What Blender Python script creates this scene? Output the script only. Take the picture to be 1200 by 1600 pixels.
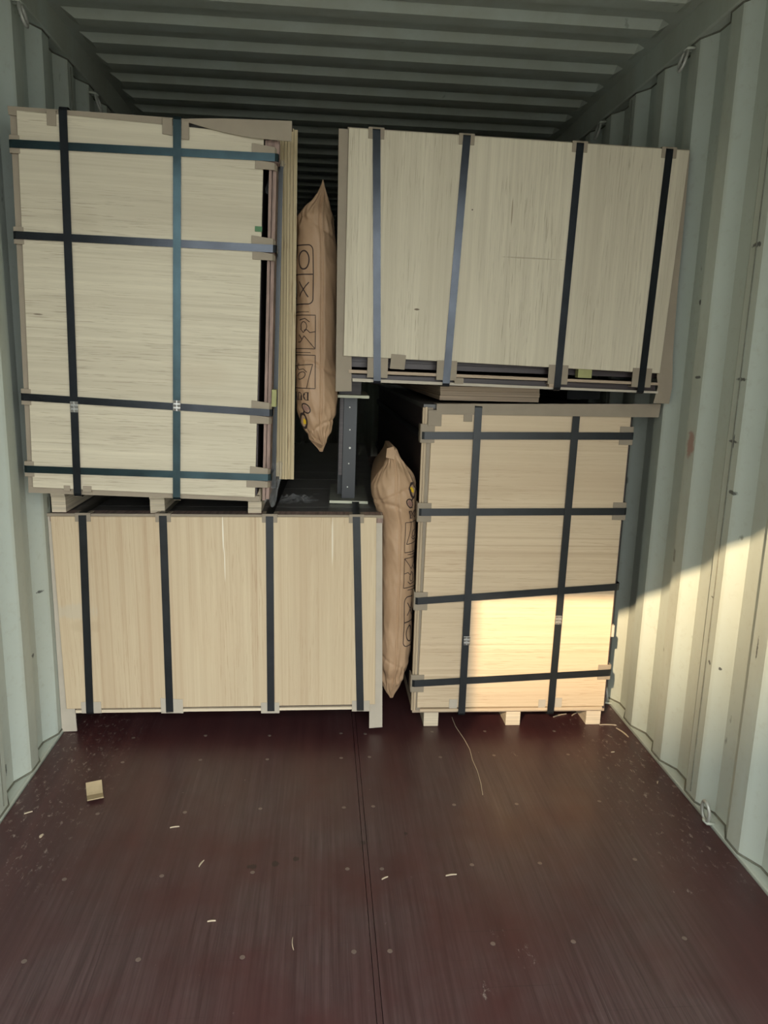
import bpy, bmesh, math, random
from mathutils import Vector, Matrix, noise
random.seed(7)
for o in list(bpy.data.objects): bpy.data.objects.remove(o)
scn = bpy.context.scene
col = scn.collection

# ------------------------------------------------------------------ camera
cam_d = bpy.data.cameras.new('camera'); cam = bpy.data.objects.new('camera', cam_d); col.objects.link(cam)
cam.location = (-0.144, 0.0, 1.502)
cam.rotation_euler = (1.36930, -0.02723, -0.08041)
cam_d.sensor_fit = 'VERTICAL'; cam_d.sensor_height = 36.0; cam_d.lens = 36.0*1162.9/1600.0
cam_d.clip_start = 0.05; cam_d.clip_end = 300
scn.camera = cam

# ------------------------------------------------------------------ exposure, sky, sun
vs = scn.view_settings
vs.view_transform = 'Standard'; vs.look = 'None'; vs.gamma = 1.0; vs.use_curve_mapping = False
vs.exposure = 0.48
world = bpy.data.worlds.new('sky'); scn.world = world; world.use_nodes = True
bgn = world.node_tree.nodes['Background']
bgn.inputs['Strength'].default_value = 5.6
wt = world.node_tree; wc = wt.nodes.new('ShaderNodeTexCoord'); ws_ = wt.nodes.new('ShaderNodeSeparateXYZ'); wr_ = wt.nodes.new('ShaderNodeValToRGB')
wt.links.new(wc.outputs['Generated'], ws_.inputs[0]); wt.links.new(ws_.outputs[2], wr_.inputs[0]); wt.links.new(wr_.outputs[0], bgn.inputs['Color'])
wr_.color_ramp.elements[0].position = 0.02; wr_.color_ramp.elements[0].color = (.78, .84, .84, 1)      # hazy horizon
wr_.color_ramp.elements[1].position = 0.42; wr_.color_ramp.elements[1].color = (.97, 1.0, .98, 1)     # bright high sky

SUN_DIR = Vector((0.52, 1.0, -0.63)).normalized()      # low afternoon sun from behind the camera, to its left
sd = bpy.data.lights.new('sun', 'SUN'); sd.energy = 9.0; sd.color = (1.0, 0.75, 0.47); sd.angle = math.radians(0.85)
sun = bpy.data.objects.new('sun', sd); col.objects.link(sun)
sun.rotation_euler = SUN_DIR.to_track_quat('-Z', 'Y').to_euler(); sun.location = (-4, -8, 6)

HW = 1.176; H = 2.735; YD = -0.30; YB = 11.72; DOOR_Z = 2.585   # half width, ceiling, door plane, far end, door header
pd = bpy.data.lights.new('doorway_portal', 'AREA'); pd.shape = 'RECTANGLE'; pd.size = 2*HW; pd.size_y = 2.75
try: pd.cycles.is_portal = True
except Exception: pd.energy = 0
portal = bpy.data.objects.new('doorway_portal', pd); col.objects.link(portal)
portal.location = (0, YD-0.02, 1.33); portal.rotation_euler = (math.radians(90), 0, 0)

# ------------------------------------------------------------------ node helpers
class NT:
    def __init__(s, name):
        s.m = bpy.data.materials.new(name); s.m.use_nodes = True; s.t = s.m.node_tree
        s.b = s.t.nodes['Principled BSDF']; s.tc = s.t.nodes.new('ShaderNodeTexCoord')
    def obj(s, scale=(1,1,1), loc=(0,0,0), rot=(0,0,0)):
        mp = s.t.nodes.new('ShaderNodeMapping'); s.t.links.new(s.tc.outputs['Object'], mp.inputs[0])
        mp.inputs['Scale'].default_value = scale; mp.inputs['Location'].default_value = loc; mp.inputs['Rotation'].default_value = rot
        return mp.outputs[0]
    def noise(s, vec, scale=1, detail=4, rough=.55, dist=0):
        n = s.t.nodes.new('ShaderNodeTexNoise'); s.t.links.new(vec, n.inputs['Vector'])
        n.inputs['Scale'].default_value = scale; n.inputs['Detail'].default_value = detail
        n.inputs['Roughness'].default_value = rough; n.inputs['Distortion'].default_value = dist
        return n.outputs[0]
    def ramp(s, f, a, b, ca=(0,0,0,1), cb=(1,1,1,1)):
        r = s.t.nodes.new('ShaderNodeValToRGB'); s.t.links.new(f, r.inputs[0])
        r.color_ramp.elements[0].position = a; r.color_ramp.elements[1].position = b
        r.color_ramp.elements[0].color = ca; r.color_ramp.elements[1].color = cb
        return r.outputs[0]
    def mix(s, f, a, b):
        n = s.t.nodes.new('ShaderNodeMix'); n.data_type = 'RGBA'
        if isinstance(f, (int, float)): n.inputs[0].default_value = f
        else: s.t.links.new(f, n.inputs[0])
        for k, v in ((6, a), (7, b)):
            if isinstance(v, tuple): n.inputs[k].default_value = (*v[:3], 1)
            else: s.t.links.new(v, n.inputs[k])
        return n.outputs[2]
    def math(s, op, a, b=0.0, c=None):
        n = s.t.nodes.new('ShaderNodeMath'); n.operation = op
        for k, v in enumerate((a, b) if c is None else (a, b, c)):
            if isinstance(v, (int, float)): n.inputs[k].default_value = v
            else: s.t.links.new(v, n.inputs[k])
        return n.outputs[0]
    def sep(s, vec):
        n = s.t.nodes.new('ShaderNodeSeparateXYZ'); s.t.links.new(vec, n.inputs[0]); return n.outputs
    def sm(s, v, a, b, ta=0.0, tb=1.0):
        n = s.t.nodes.new('ShaderNodeMapRange'); n.interpolation_type = 'SMOOTHSTEP'
        s.t.links.new(v, n.inputs[0]); n.inputs[1].default_value = a; n.inputs[2].default_value = b
        n.inputs[3].default_value = ta; n.inputs[4].default_value = tb; return n.outputs[0]
    def base(s, v):
        if isinstance(v, tuple): s.b.inputs['Base Color'].default_value = (*v[:3], 1)
        else: s.t.links.new(v, s.b.inputs['Base Color'])
    def rough(s, v):
        if isinstance(v, (int, float)): s.b.inputs['Roughness'].default_value = v
        else: s.t.links.new(v, s.b.inputs['Roughness'])
    def bump(s, v, strength=.2, dist=.002):
        n = s.t.nodes.new('ShaderNodeBump'); n.inputs['Strength'].default_value = strength; n.inputs['Distance'].default_value = dist
        s.t.links.new(v, n.inputs['Height']); s.t.links.new(n.outputs[0], s.b.inputs['Normal'])
    def blob(s, center, rad, wob=None):      # soft stain mask around a point of the surface (object coordinates)
        mp = s.obj(scale=tuple(1.0/r for r in rad), loc=tuple(-c/r for c, r in zip(center, rad)))
        n = s.t.nodes.new('ShaderNodeVectorMath'); n.operation = 'LENGTH'; s.t.links.new(mp, n.inputs[0])
        v = n.outputs['Value']
        if wob is not None: v = s.math('ADD', v, s.math('MULTIPLY', s.math('SUBTRACT', wob, .5), 1.6))
        return s.sm(v, .6, 1.1, 1.0, 0.0)

def veneer(name, base, dark, axis, streaks, rough_grain, extra=(), lines=0.0):
    """peeled-veneer plywood face; axis = 'x' grain runs sideways, 'z' grain runs upright"""
    n = NT(name)
    def sc(along, across): return (along, across, across) if axis == 'x' else (across, across, along)
    fine = n.noise(n.obj(sc(1.2, 70)), 1, 5, .6, .3)
    wide = n.noise(n.obj(sc(.5, 9)), 1, 3, .5, .4)
    blot = n.noise(n.obj((2.2, 2.2, 2.2)), 1, 2, .5)
    dash = n.noise(n.obj(sc(9, 260)), 1, 3, .6)
    zone = n.noise(n.obj(sc(1.6, 5), loc=(3, 1, 2)), 1, 2, .5)
    c = n.mix(n.ramp(fine, .35, .68), base, tuple(b*.72+d*.28 for b, d in zip(base, dark)))
    c = n.mix(n.math('MULTIPLY', n.ramp(wide, .42, .70), .60), c, tuple(b*.58+d*.42 for b, d in zip(base, dark)))
    c = n.mix(n.math('MULTIPLY', n.ramp(blot, .45, .7), .30), c, tuple(v*.86 for v in base))
    if lines:      # long straight growth lines, gathered in clusters
        ln = n.ramp(n.noise(n.obj(sc(.22, 62), loc=(1.7,0,.4)), 1, 3, .55, .15), .53, .64)
        cl = n.ramp(n.noise(n.obj(sc(.12, 3.6), loc=(.35,0,.2)), 1, 1, .5), .44, .58)
        c = n.mix(n.math('MULTIPLY', n.math('MULTIPLY', ln, n.math('ADD', n.math('MULTIPLY', cl, .85), .15)), lines), c, tuple(b*.45+d*.55 for b, d in zip(base, dark)))
    m = n.math('MULTIPLY', n.ramp(dash, .57, .66), n.ramp(zone, .38, .60))
    c = n.mix(n.math('MULTIPLY', m, streaks), c, dark)
    for (cx, cz, rx, rz, colr, k) in extra:
        c = n.mix(n.math('MULTIPLY', n.blob((cx, -.015, cz), (rx, .2, rz), fine), k), c, colr)
    n.base(c); n.rough(.62); n.b.inputs['Specular IOR Level'].default_value = .3
    n.bump(fine, rough_grain, .0015)
    return n.m

def plain(name, colr, rough=.6, metal=0, var=.12, scale=20, spec=.5, stretch=(1,1,1), bump=0):
    n = NT(name); f = n.noise(n.obj(stretch), scale, 4, .6)
    c = n.mix(n.ramp(f, .3, .7), tuple(v*(1-var) for v in colr), tuple(min(1, v*(1+var)) for v in colr))
    n.base(c); n.rough(rough); n.b.inputs['Metallic'].default_value = metal; n.b.inputs['Specular IOR Level'].default_value = spec
    if bump: n.bump(f, bump, .003)
    return n.m

M = {}
M['ven_TL'] = veneer('rough_veneer_sideways', (.60,.532,.40), (.17,.12,.08), 'x', .42, .3,
                     extra=((.06,.62,.02,.003,(.10,.07,.05),.8), (.20,.93,.08,.05,(.42,.36,.26),.35), (.60,.45,.12,.05,(.46,.38,.27),.3)))
M['ven_TR'] = veneer('rough_veneer_upright', (.63,.56,.425), (.20,.15,.10), 'z', .42, .3,
                     extra=((.28,.235,.012,.004,(.12,.08,.05),.9), (.47,.60,.004,.003,(.05,.03,.02),.9), (.70,.44,.12,.003,(.25,.2,.14),.5), (.62,.60,.003,.05,(.25,.19,.13),.7)))
M['ven_LL'] = veneer('smooth_veneer_upright', (.60,.485,.325), (.34,.20,.11), 'z', .35, .12,
                     extra=((.05,.42,.10,.035,(.50,.44,.34),.5), (.10,.36,.07,.03,(.44,.33,.21),.4), (.636,.735,.0035,.085,(.80,.74,.60),.85), (.640,.61,.0025,.08,(.80,.74,.60),.7), (1.055,.71,.0035,.10,(.80,.74,.60),.6)), lines=.75)
M['ven_LR'] = veneer('smooth_veneer_sideways', (.64,.51,.35), (.34,.21,.12), 'x', .45, .12,
                     extra=((.33,1.155,.010,.004,(.10,.05,.03),.9), (.30,.93,.10,.03,(.50,.38,.25),.4)), lines=.6)
M['ply_edge'] = plain('plywood_edge', (.42,.32,.21), .7, var=.35, scale=1, stretch=(160,2,2))
M['ply_edge_h'] = plain('plywood_edge_sideways', (.40,.30,.21), .7, var=.35, scale=1, stretch=(2,2,240))
M['ply_dusty'] = plain('dusty_pink_edge', (.25,.17,.14), .8, var=.35, scale=1, stretch=(90,4,12))
M['slab'] = veneer('slab_edge_wood', (.50,.40,.24), (.16,.10,.04), 'z', .8, .4)
M['skid'] = plain('pale_skid_wood', (.62,.52,.38), .7, var=.22, scale=1, stretch=(2,2,150))
M['card'] = plain('grey_brown_board', (.275,.225,.165), .75, var=.08, scale=9)
M['card_light'] = plain('light_grey_board', (.44,.385,.31), .75, var=.07, scale=9)
M['core'] = plain('dark_film_faced_board', (.050,.036,.036), .45, var=.4, scale=1, stretch=(4,4,180), spec=.4)
M['film_top'] = plain('grey_film_faced_board', (.11,.105,.10), .42, var=.25, scale=6, spec=.4)
M['post'] = plain('black_film_strip', (.020,.021,.024), .45, var=.2, scale=9)
M['strap'] = plain('dark_steel_strap', (.027,.030,.036), .24, metal=.8, var=.2, scale=14, spec=.6)
M['strap_black'] = plain('black_steel_strap', (.016,.018,.020), .36, metal=.3, var=.25, scale=14, spec=.5)
M['strap_teal'] = plain('teal_steel_strap', (.026,.046,.053), .26, metal=.8, var=.25, scale=14, spec=.6)
M['seal'] = plain('bright_steel_seal', (.42,.41,.39), .35, metal=.7)
M['screw'] = plain('worn_screw_head', (.20,.15,.13), .45, metal=.4)
M['white_dot'] = plain('bright_screw', (.6,.58,.52), .4, metal=.2)
M['plate_edge'] = plain('cream_plate_edge', (.60,.60,.46), .7, var=.05)
M['plate'] = plain('grey_green_plate', (.20,.20,.165), .6, var=.2)
M['ink'] = plain('black_ink', (.035,.02,.018), .7, var=.05)
M['ink_yellow'] = plain('yellow_ink', (.80,.52,.02), .6, var=.05)
M['ink_pink'] = plain('faded_pink_ink', (.30,.17,.13), .7, var=.1)
M['green'] = plain('green_tape', (.03,.13,.03), .5)
M['olive'] = plain('yellow_green_block', (.30,.29,.12), .7)
M['wire'] = plain('bright_ring_steel', (.42,.42,.38), .45, metal=.3)
M['splinter'] = plain('splinter_wood', (.50,.41,.30), .7)

n = NT('kraft_paper')
f1 = n.noise(n.obj((1,1,1)), 6, 5, .6); f2 = n.noise(n.obj((60,60,2)), 1, 3, .5)
c = n.mix(n.ramp(f1, .3, .7), (.40,.255,.15), (.47,.31,.19)); c = n.mix(n.math('MULTIPLY', n.ramp(f2,.4,.7), .2), c, (.34,.21,.12))
n.base(c); n.rough(.55); n.b.inputs['Specular IOR Level'].default_value = .35; n.bump(n.noise(n.obj((1,1,1)), 22, 4, .6, .5), .35, .006)
M['kraft'] = n.m
n = NT('clear_plastic_film')
n.base((.6,.6,.6)); n.rough(.06); n.b.inputs['Alpha'].default_value = .10; n.b.inputs['Specular IOR Level'].default_value = 1.0
M['film'] = n.m

# painted container steel ---------------------------------------------------
def steel(name, marks=(), dirt=1.0, rust=()):
    n = NT(name)
    big = n.noise(n.obj((1,1,.35)), 3.2, 4, .6); fine = n.noise(n.obj((1,1,1)), 35, 5, .65)
    c = n.mix(n.ramp(big, .35, .72), (.475,.525,.475), (.435,.465,.405))
    c = n.mix(n.math('MULTIPLY', n.ramp(fine, .55, .75), .25*dirt), c, (.30,.27,.20))
    axw = n.math('ABSOLUTE', n.sep(n.obj())[0])
    crest = n.math('MULTIPLY', n.sm(axw, 1.1775, 1.184, 1.0, 0.0), n.ramp(n.noise(n.obj((1,1,.25)), 7, 4, .6), .30, .60))
    c = n.mix(n.math('MULTIPLY', crest, .45), c, (.36,.36,.28))
    spots = n.noise(n.obj((1,1,.5), loc=(4,2,1)), 16, 3, .5)
    c = n.mix(n.math('MULTIPLY', n.ramp(spots, .72, .76), .6*dirt), c, (.07,.06,.04))
    wob = n.noise(n.obj((1,1,1)), 90, 3, .6)
    for (x, y, z, ry, rz) in marks: c = n.mix(n.math('MULTIPLY', n.blob((x,y,z), (.3,ry,rz), wob), .85), c, (.03,.03,.03))
    for (x, y, z, ry, rz) in rust: c = n.mix(n.math('MULTIPLY', n.blob((x,y,z), (.3,ry,rz), fine), .6), c, (.30,.075,.05))
    n.base(c); n.rough(n.math('ADD', .42, n.math('MULTIPLY', fine, .25))); n.bump(fine, .12, .001)
    return n.m
M['steel_R'] = steel('painted_steel_right', marks=[(1.19,2.295,1.878,.03,.008),(1.19,2.685,1.737,.008,.012),(1.19,2.569,1.472,.025,.006),
    (1.19,2.292,1.473,.03,.006),(1.19,2.296,1.275,.03,.005),(1.19,2.292,1.275,.004,.025),(1.19,2.267,1.113,.02,.008),(1.19,2.026,.674,.004,.04),
    (1.19,2.305,.748,.012,.004),(1.19,2.276,.526,.009,.008),(1.19,2.233,.521,.006,.006)], rust=[(1.19,2.571,1.234,.03,.05),(1.19,2.13,1.25,.015,.04)])
M['steel_L'] = steel('painted_steel_left', marks=[(-1.19,2.779,.611,.015,.007),(-1.19,2.713,.385,.012,.01),(-1.19,2.419,.091,.006,.02)])
M['steel'] = steel('painted_steel_plain', dirt=.6)
M['sealant'] = plain('dark_sealant', (.13,.13,.10), .7, var=.3)

# floor ---------------------------------------------------------------------
n = NT('red_brown_ply_floor')
X = n.sep(n.obj())
g1 = n.noise(n.obj((90,2.2,1)), 1, 5, .65, .4); g2 = n.noise(n.obj((14,.7,1)), 1, 4, .6, .3); b1 = n.noise(n.obj((1,1,1)), 2.2, 4, .6)
c = n.mix(n.ramp(g2, .35, .7), (.046,.0140,.0155), (.068,.0235,.024))
worn = n.math('MULTIPLY', n.sm(n.math('ABSOLUTE', X[0]), .80, 1.05, 1.0, .15), n.sm(X[1], 2.35, 2.75, 1.0, .25))
c = n.mix(n.math('MULTIPLY', n.ramp(b1, .34, .60), worn), c, n.mix(n.ramp(g1, .3, .7), (.036,.019,.020), (.090,.054,.055)))
scr = n.ramp(n.noise(n.obj((160,1.4,1), rot=(0,0,.06)), 1, 4, .6), .62, .72)
c = n.mix(n.math('MULTIPLY', n.math('MULTIPLY', scr, n.ramp(b1,.4,.6)), .35), c, (.12,.10,.10))
cross = n.ramp(n.noise(n.obj((2,120,1)), 1, 3, .5), .66, .74)
c = n.mix(n.math('MULTIPLY', cross, .30), c, (.02,.012,.012))
ax = n.math('ABSOLUTE', X[0])
band = n.math('MULTIPLY', n.sm(ax, .78, 1.08), n.sm(X[1], 1.7, 2.2))
dust = n.ramp(n.noise(n.obj((55,26,1)), 1, 6, .75, .2), .57, .68)
c = n.mix(n.math('MULTIPLY', n.math('MULTIPLY', dust, band), .75), c, (.36,.29,.25))
dust2 = n.ramp(n.noise(n.obj((40,26,1), loc=(5,3,0)), 1, 5, .65), .70, .745)
c = n.mix(n.math('MULTIPLY', dust2, .45), c, (.33,.27,.24))
for (cx, cy, rx, ry) in ((-.34,2.0,.018,.012),(-.27,2.01,.014,.012),(-.21,2.03,.012,.012),(.0,2.10,.008,.012),(.14,2.14,.006,.01)):
    c = n.mix(n.math('MULTIPLY', n.blob((cx,cy,0),(rx,ry,1),g1), .7), c, (.012,.008,.008))
for (cx, cy, rx, ry) in ((.33,1.70,.03,.02),(.40,1.62,.03,.05),(.27,1.52,.03,.03),(.93,1.83,.06,.02),(.62,2.62,.03,.02)):
    c = n.mix(n.math('MULTIPLY', n.math('MULTIPLY', n.blob((cx,cy,0),(rx,ry,1),g1), dust), .8), c, (.33,.28,.25))
n.base(c); n.rough(n.math('ADD', .22, n.math('MULTIPLY', n.noise(n.obj((18,3,1)), 1, 4, .6), .34)))
n.b.inputs['Specular IOR Level'].default_value = .5
n.bump(g1, .15, .001)
M['floor'] = n.m

# ------------------------------------------------------------------ mesh helpers
class MB:
    def __init__(s): s.v = []; s.f = []
    def box(s, x0, x1, y0, y1, z0, z1):
        return s.hexa([(x0,y0,z0),(x1,y0,z0),(x1,y1,z0),(x0,y1,z0),(x0,y0,z1),(x1,y0,z1),(x1,y1,z1),(x0,y1,z1)])
    def hexa(s, P):
        b = len(s.v); s.v += [tuple(p) for p in P]
        s.f += [tuple(b+i for i in q) for q in ((0,3,2,1),(4,5,6,7),(0,1,5,4),(1,2,6,5),(2,3,7,6),(3,0,4,7))]; return s
    def sheet(s, quad, y0, y1):
        """four (x,z) corners, bottom-left anticlockwise seen from the front, given thickness y0..y1"""
        q = [(x, y0, z) for x, z in quad]; r = [(x, y1, z) for x, z in quad]
        return s.hexa([q[0], q[1], r[1], r[0], q[3], q[2], r[2], r[3]])
    def band(s, pts, nrm, wid, th, closed=False):
        """flat strap: points, outward normals, width vectors"""
        b = len(s.v); k = len(pts)
        for p, nn, w in zip(pts, nrm, wid):
            p, nn, w = Vector(p), Vector(nn), Vector(w)
            for a, c in ((-1,0),(1,0),(1,1),(-1,1)): s.v.append(tuple(p + w*a*.5 + nn*(c*th)))
        for i in range(k if closed else k-1):
            j = (i+1) % k
            for a in range(4):
                c = (a+1) % 4; s.f.append((b+i*4+a, b+i*4+c, b+j*4+c, b+j*4+a))
        if not closed:
            s.f.append((b+3,b+2,b+1,b)); e = b+(k-1)*4; s.f.append((e,e+1,e+2,e+3))
        return s
    def tube(s, pts, r, seg=8, closed=False):
        b = len(s.v); k = len(pts); P = [Vector(p) for p in pts]
        for i, p in enumerate(P):
            if closed: t = P[(i+1)%k]-P[i-1]
            else: t = P[min(i+1,k-1)]-P[max(i-1,0)]
            t.normalize(); a = t.cross(Vector((.13,.31,.94)));
            if a.length < .1: a = t.cross(Vector((1,0,0)))
            a.normalize(); c = t.cross(a); rr = r[i] if isinstance(r, (list,tuple)) else r
            for q in range(seg):
                g = 2*math.pi*q/seg; s.v.append(tuple(p + (a*math.cos(g)+c*math.sin(g))*rr))
        for i in range(k if closed else k-1):
            j = (i+1)%k
            for q in range(seg):
                w = (q+1)%seg; s.f.append((b+i*seg+q, b+i*seg+w, b+j*seg+w, b+j*seg+q))
        if not closed:
            s.f.append(tuple(b+q for q in reversed(range(seg)))); s.f.append(tuple(b+(k-1)*seg+q for q in range(seg)))
        return s
    def build(s, name, mat, parent=None, label=None, bevel=0, smooth=False):
        me = bpy.data.meshes.new(name); me.from_pydata(s.v, [], s.f); me.validate(); me.update()
        bm = bmesh.new(); bm.from_mesh(me); bmesh.ops.recalc_face_normals(bm, faces=bm.faces); bm.to_mesh(me); bm.free()
        if smooth:
            for p in me.polygons: p.use_smooth = True
        o = bpy.data.objects.new(name, me); col.objects.link(o); me.materials.append(M[mat] if isinstance(mat, str) else mat)
        if parent: o.parent = parent
        if label: o['label'] = label
        if bevel:
            b = o.modifiers.new('bevel', 'BEVEL'); b.width = bevel; b.segments = 2; b.limit_method = 'ANGLE'
        return o

def thing(name, label, cat, loc=(0,0,0), rot=(0,0,0), group=None):
    o = bpy.data.objects.new(name, None); col.objects.link(o); o.location = loc; o.rotation_euler = rot
    o.empty_display_size = .1; tag(o, label, cat, group); return o
def tag(o, label, cat, group=None):
    o['label'] = label; o['category'] = cat
    if group: o['group'] = group
    return o
def struct(o, parent=None): o['kind'] = 'structure'; return o

# ------------------------------------------------------------------ container shell
P = .278; Y0 = 2.47       # corrugation pitch; y of one outer-to-inner slope
def wall_profile(ya, yb):
    pts = []; k = math.floor((ya-Y0)/P)-1
    while True:
        b = Y0 + k*P
        for dy, d in ((0, .036), (.068, 0), (.138, 0), (.206, .036)): pts.append((b+dy, d))
        k += 1
        if b > yb: break
    return [(y, d) for y, d in pts if ya <= y <= yb]
def corrugated_wall(sign, name, mat):
    pr = [(YD, 0)] + wall_profile(YD+.05, YB-.02) + [(YB, 0)]
    mb = MB()
    for (y, d) in pr:
        for z in (.0085, H-.04):
            mb.v.append((sign*(HW+d), y, z)); mb.v.append((sign*(HW+d+.002), y, z))
    for i in range(len(pr)-1):
        a = i*4; b = a+4
        mb.f += [(a, b, b+2, a+2), (a+1, a+3, b+3, b+1), (a+2, b+2, b+3, a+3), (a, a+1, b+1, b)]
    o = struct(mb.build(name, mat)); return o, pr
wr, prof = corrugated_wall(1, 'wall_right', 'steel_R')
wl, _ = corrugated_wall(-1, 'wall_left', 'steel_L')
ti = 0
for sgn, w in ((1, wr), (-1, wl)):
    # bottom rail with its flat flange in the corrugation troughs, top rail tube
    mb = MB(); mb.box(*sorted((sgn*1.1705, sgn*1.245)), YD, YB, -.12, .0085); o = mb.build('trim_%d' % (ti+1), 'steel', bevel=.003); struct(o)
    mb = MB(); mb.box(*sorted((sgn*1.165, sgn*1.245)), YD, YB, H-.088, H+.03); o = mb.build('trim_%d' % (ti+2), 'steel', bevel=.006); struct(o)
    ti += 2
    pts = [(sgn*(HW+d-.002), y, .0115) for y, d in prof]
    s = MB().tube(pts, .0036, 6); s.build('sealant_bead', 'sealant', w, 'dark sealant line along the foot of the corrugation')
    pts = [(sgn*(HW+d-.001), y, H-.089) for y, d in prof]
    s = MB().tube(pts, .004, 6); s.build('weld_bead', 'sealant', w, 'dark weld line under the top rail')

for sgn, w in ((1, wr), (-1, wl)):
    for k in range(0, 4):
        y = 2.297+1.112*k
        MB().tube([(sgn*(HW-.0005), y, .03+.05*i+0) for i in range(53)], .0022, 6).build('weld_seam', 'sealant', w, 'thin dark upright weld seam between wall panels')
# roof sheet: ribs across the container
mb = MB(); pr = []; PR = .2183; yr = 2.974
k = math.floor((YD-yr)/PR)-1
while yr+k*PR < YB+.3:
    b = yr+k*PR
    pr += [(b-.017, 0), (b+.017, -.024), (b+.085, -.024), (b+.125, 0)]; k += 1
pr = [(YD, 0)] + [(y, d) for y, d in pr if YD+.01 < y < YB-.01] + [(YB, 0)]
xs = [-1.166, -1.13, -1.09, 1.09, 1.13, 1.166]; amp = [0, 0, 1, 1, 0, 0]
for (y, d) in pr:
    for x, a in zip(xs, amp): mb.v.append((x, y, H+.022+d*a)); 
nx = len(xs)
for i in range(len(pr)-1):
    for j in range(nx-1): a = i*nx+j; mb.f.append((a, a+nx, a+nx+1, a+1))
o = mb.build('ceiling', 'steel'); struct(o)
so = o.modifiers.new('thickness', 'SOLIDIFY'); so.thickness = .002; so.offset = 1

# far end wall with upright corrugation
mb = MB(); x = -1.2; pe = []
while x < 1.2: pe += [(x, 0), (x+.07, 0), (x+.11, .04), (x+.18, .04)]; x += .22
for x, d in pe: mb.v += [(x, YB+d, -.05), (x, YB+d, H+.05)]
for i in range(len(pe)-1): a = i*2; mb.f.append((a, a+1, a+3, a+2))
o = struct(mb.build('wall_back', 'steel')); so = o.modifiers.new('thickness', 'SOLIDIFY'); so.thickness = .002; so.offset = 1

# door frame behind the camera: header and corner posts
o = struct(MB().box(-1.245, 1.245, YD-.06, YD, DOOR_Z, H+.06).build('trim_5', 'steel', bevel=.004))
for i, sg in enumerate((-1, 1)):
    o = struct(MB().box(*sorted((sg*1.171, sg*1.25)), YD-.06, YD, -.12, H+.06).build('trim_%d' % (6+i), 'steel', bevel=.004))

# floor panels with a groove beside the steel centre strip
fl = MB()
for (x0, x1) in ((-1.166, -.004), (.0125, 1.166)):
    for (y0, y1) in ((YD, 5.05), (5.052, 7.45), (7.452, YB)): fl.box(x0, x1, y0, y1, -.028, 0)
fl.box(-1.2, 1.2, YD, YB, -.12, -.0285)
floor = struct(fl.build('floor', 'floor'))
MB().box(-.0022, .0108, YD, YB, -.028, -.001).build('centre_strip', 'floor', floor, 'narrow steel-edged centre strip')
for y in (1.345, 1.66, 1.975, 2.29, 2.61, 2.80):
    for x in (-.876, -.594, -.338, -.052, .050, .322, .54, .84):
        b = len(fl.v); mb = MB(); jx, jy = random.uniform(-.006,.006), random.uniform(-.008,.008); r = .0068
        pts = [(x+jx, y+jy, -.004), (x+jx, y+jy, .0008)]
        mb.tube(pts, r, 14); mb.build('screw_head', 'screw', floor)

# yard ground, and an unseen block added behind the camera to cut low sun
gm = plain('grey_concrete_yard', (.22,.215,.20), .85, var=.1, scale=2)
o = struct(MB().box(-60, 60, -80, 25, -.5, -.16).build('floor_yard', gm))
yb = -48.0; zb = .30 + (2.85-yb)*.63
bm_ = plain('grey_sun_blocker', (.30,.29,.28), .8, var=.08, scale=.6)
o = struct(MB().box(-42, -12, yb-8, yb, -.16, zb).build('sun_blocker', bm_))

# ------------------------------------------------------------------ packs
def V_(x, y, z): return Vector((x, y, z))
def strap_v(pk, mat, ub, ut, w, zb_, zt, depth, front=-.016, wd=.029, label=None):
    """loop round front, top, back, bottom of a pack; ub/ut = u at bottom and top of the front"""
    r = .012; f = front
    seq = [((ub, f, zb_+r), (0,-1,0)), ((ut, f, zt-r), (0,-1,0)), ((ut, f+r*.3, zt-r*.3), (0,-.7,.7)), ((ut, f+r, zt), (0,0,1)),
           ((ut, depth, zt), (0,0,1)), ((ut, depth+r, zt-r), (0,1,0)), ((ub, depth+r, zb_+r), (0,1,0)), ((ub, depth, zb_), (0,0,-1)),
           ((ub, f+r, zb_), (0,0,-1)), ((ub, f+r*.3, zb_+r*.3), (0,-.7,-.7))]
    mb = MB().band([p for p, _ in seq], [q for _, q in seq], [(wd,0,0)]*len(seq), .0012, True)
    return mb.build('strap', mat, pk, label)
def strap_h(pk, mat, vl, vr, u0, u1, depth, front=-.018, wd=.029, label=None):
    r = .012; f = front
    seq = [((u0+r, f, vl), (0,-1,0)), ((u1-r, f, vr), (0,-1,0)), ((u1-r*.3, f+r*.3, vr), (.7,-.7,0)), ((u1, f+r, vr), (1,0,0)),
           ((u1, depth, vr), (1,0,0)), ((u1-r, depth+r, vr), (0,1,0)), ((u0+r, depth+r, vl), (0,1,0)), ((u0, depth, vl), (-1,0,0)),
           ((u0, f+r, vl), (-1,0,0)), ((u0+r*.3, f+r*.3, vl), (-.7,-.7,0))]
    mb = MB().band([p for p, _ in seq], [q for _, q in seq], [(0,0,wd)]*len(seq), .0012, True)
    return mb.build('strap', mat, pk, label)
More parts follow.
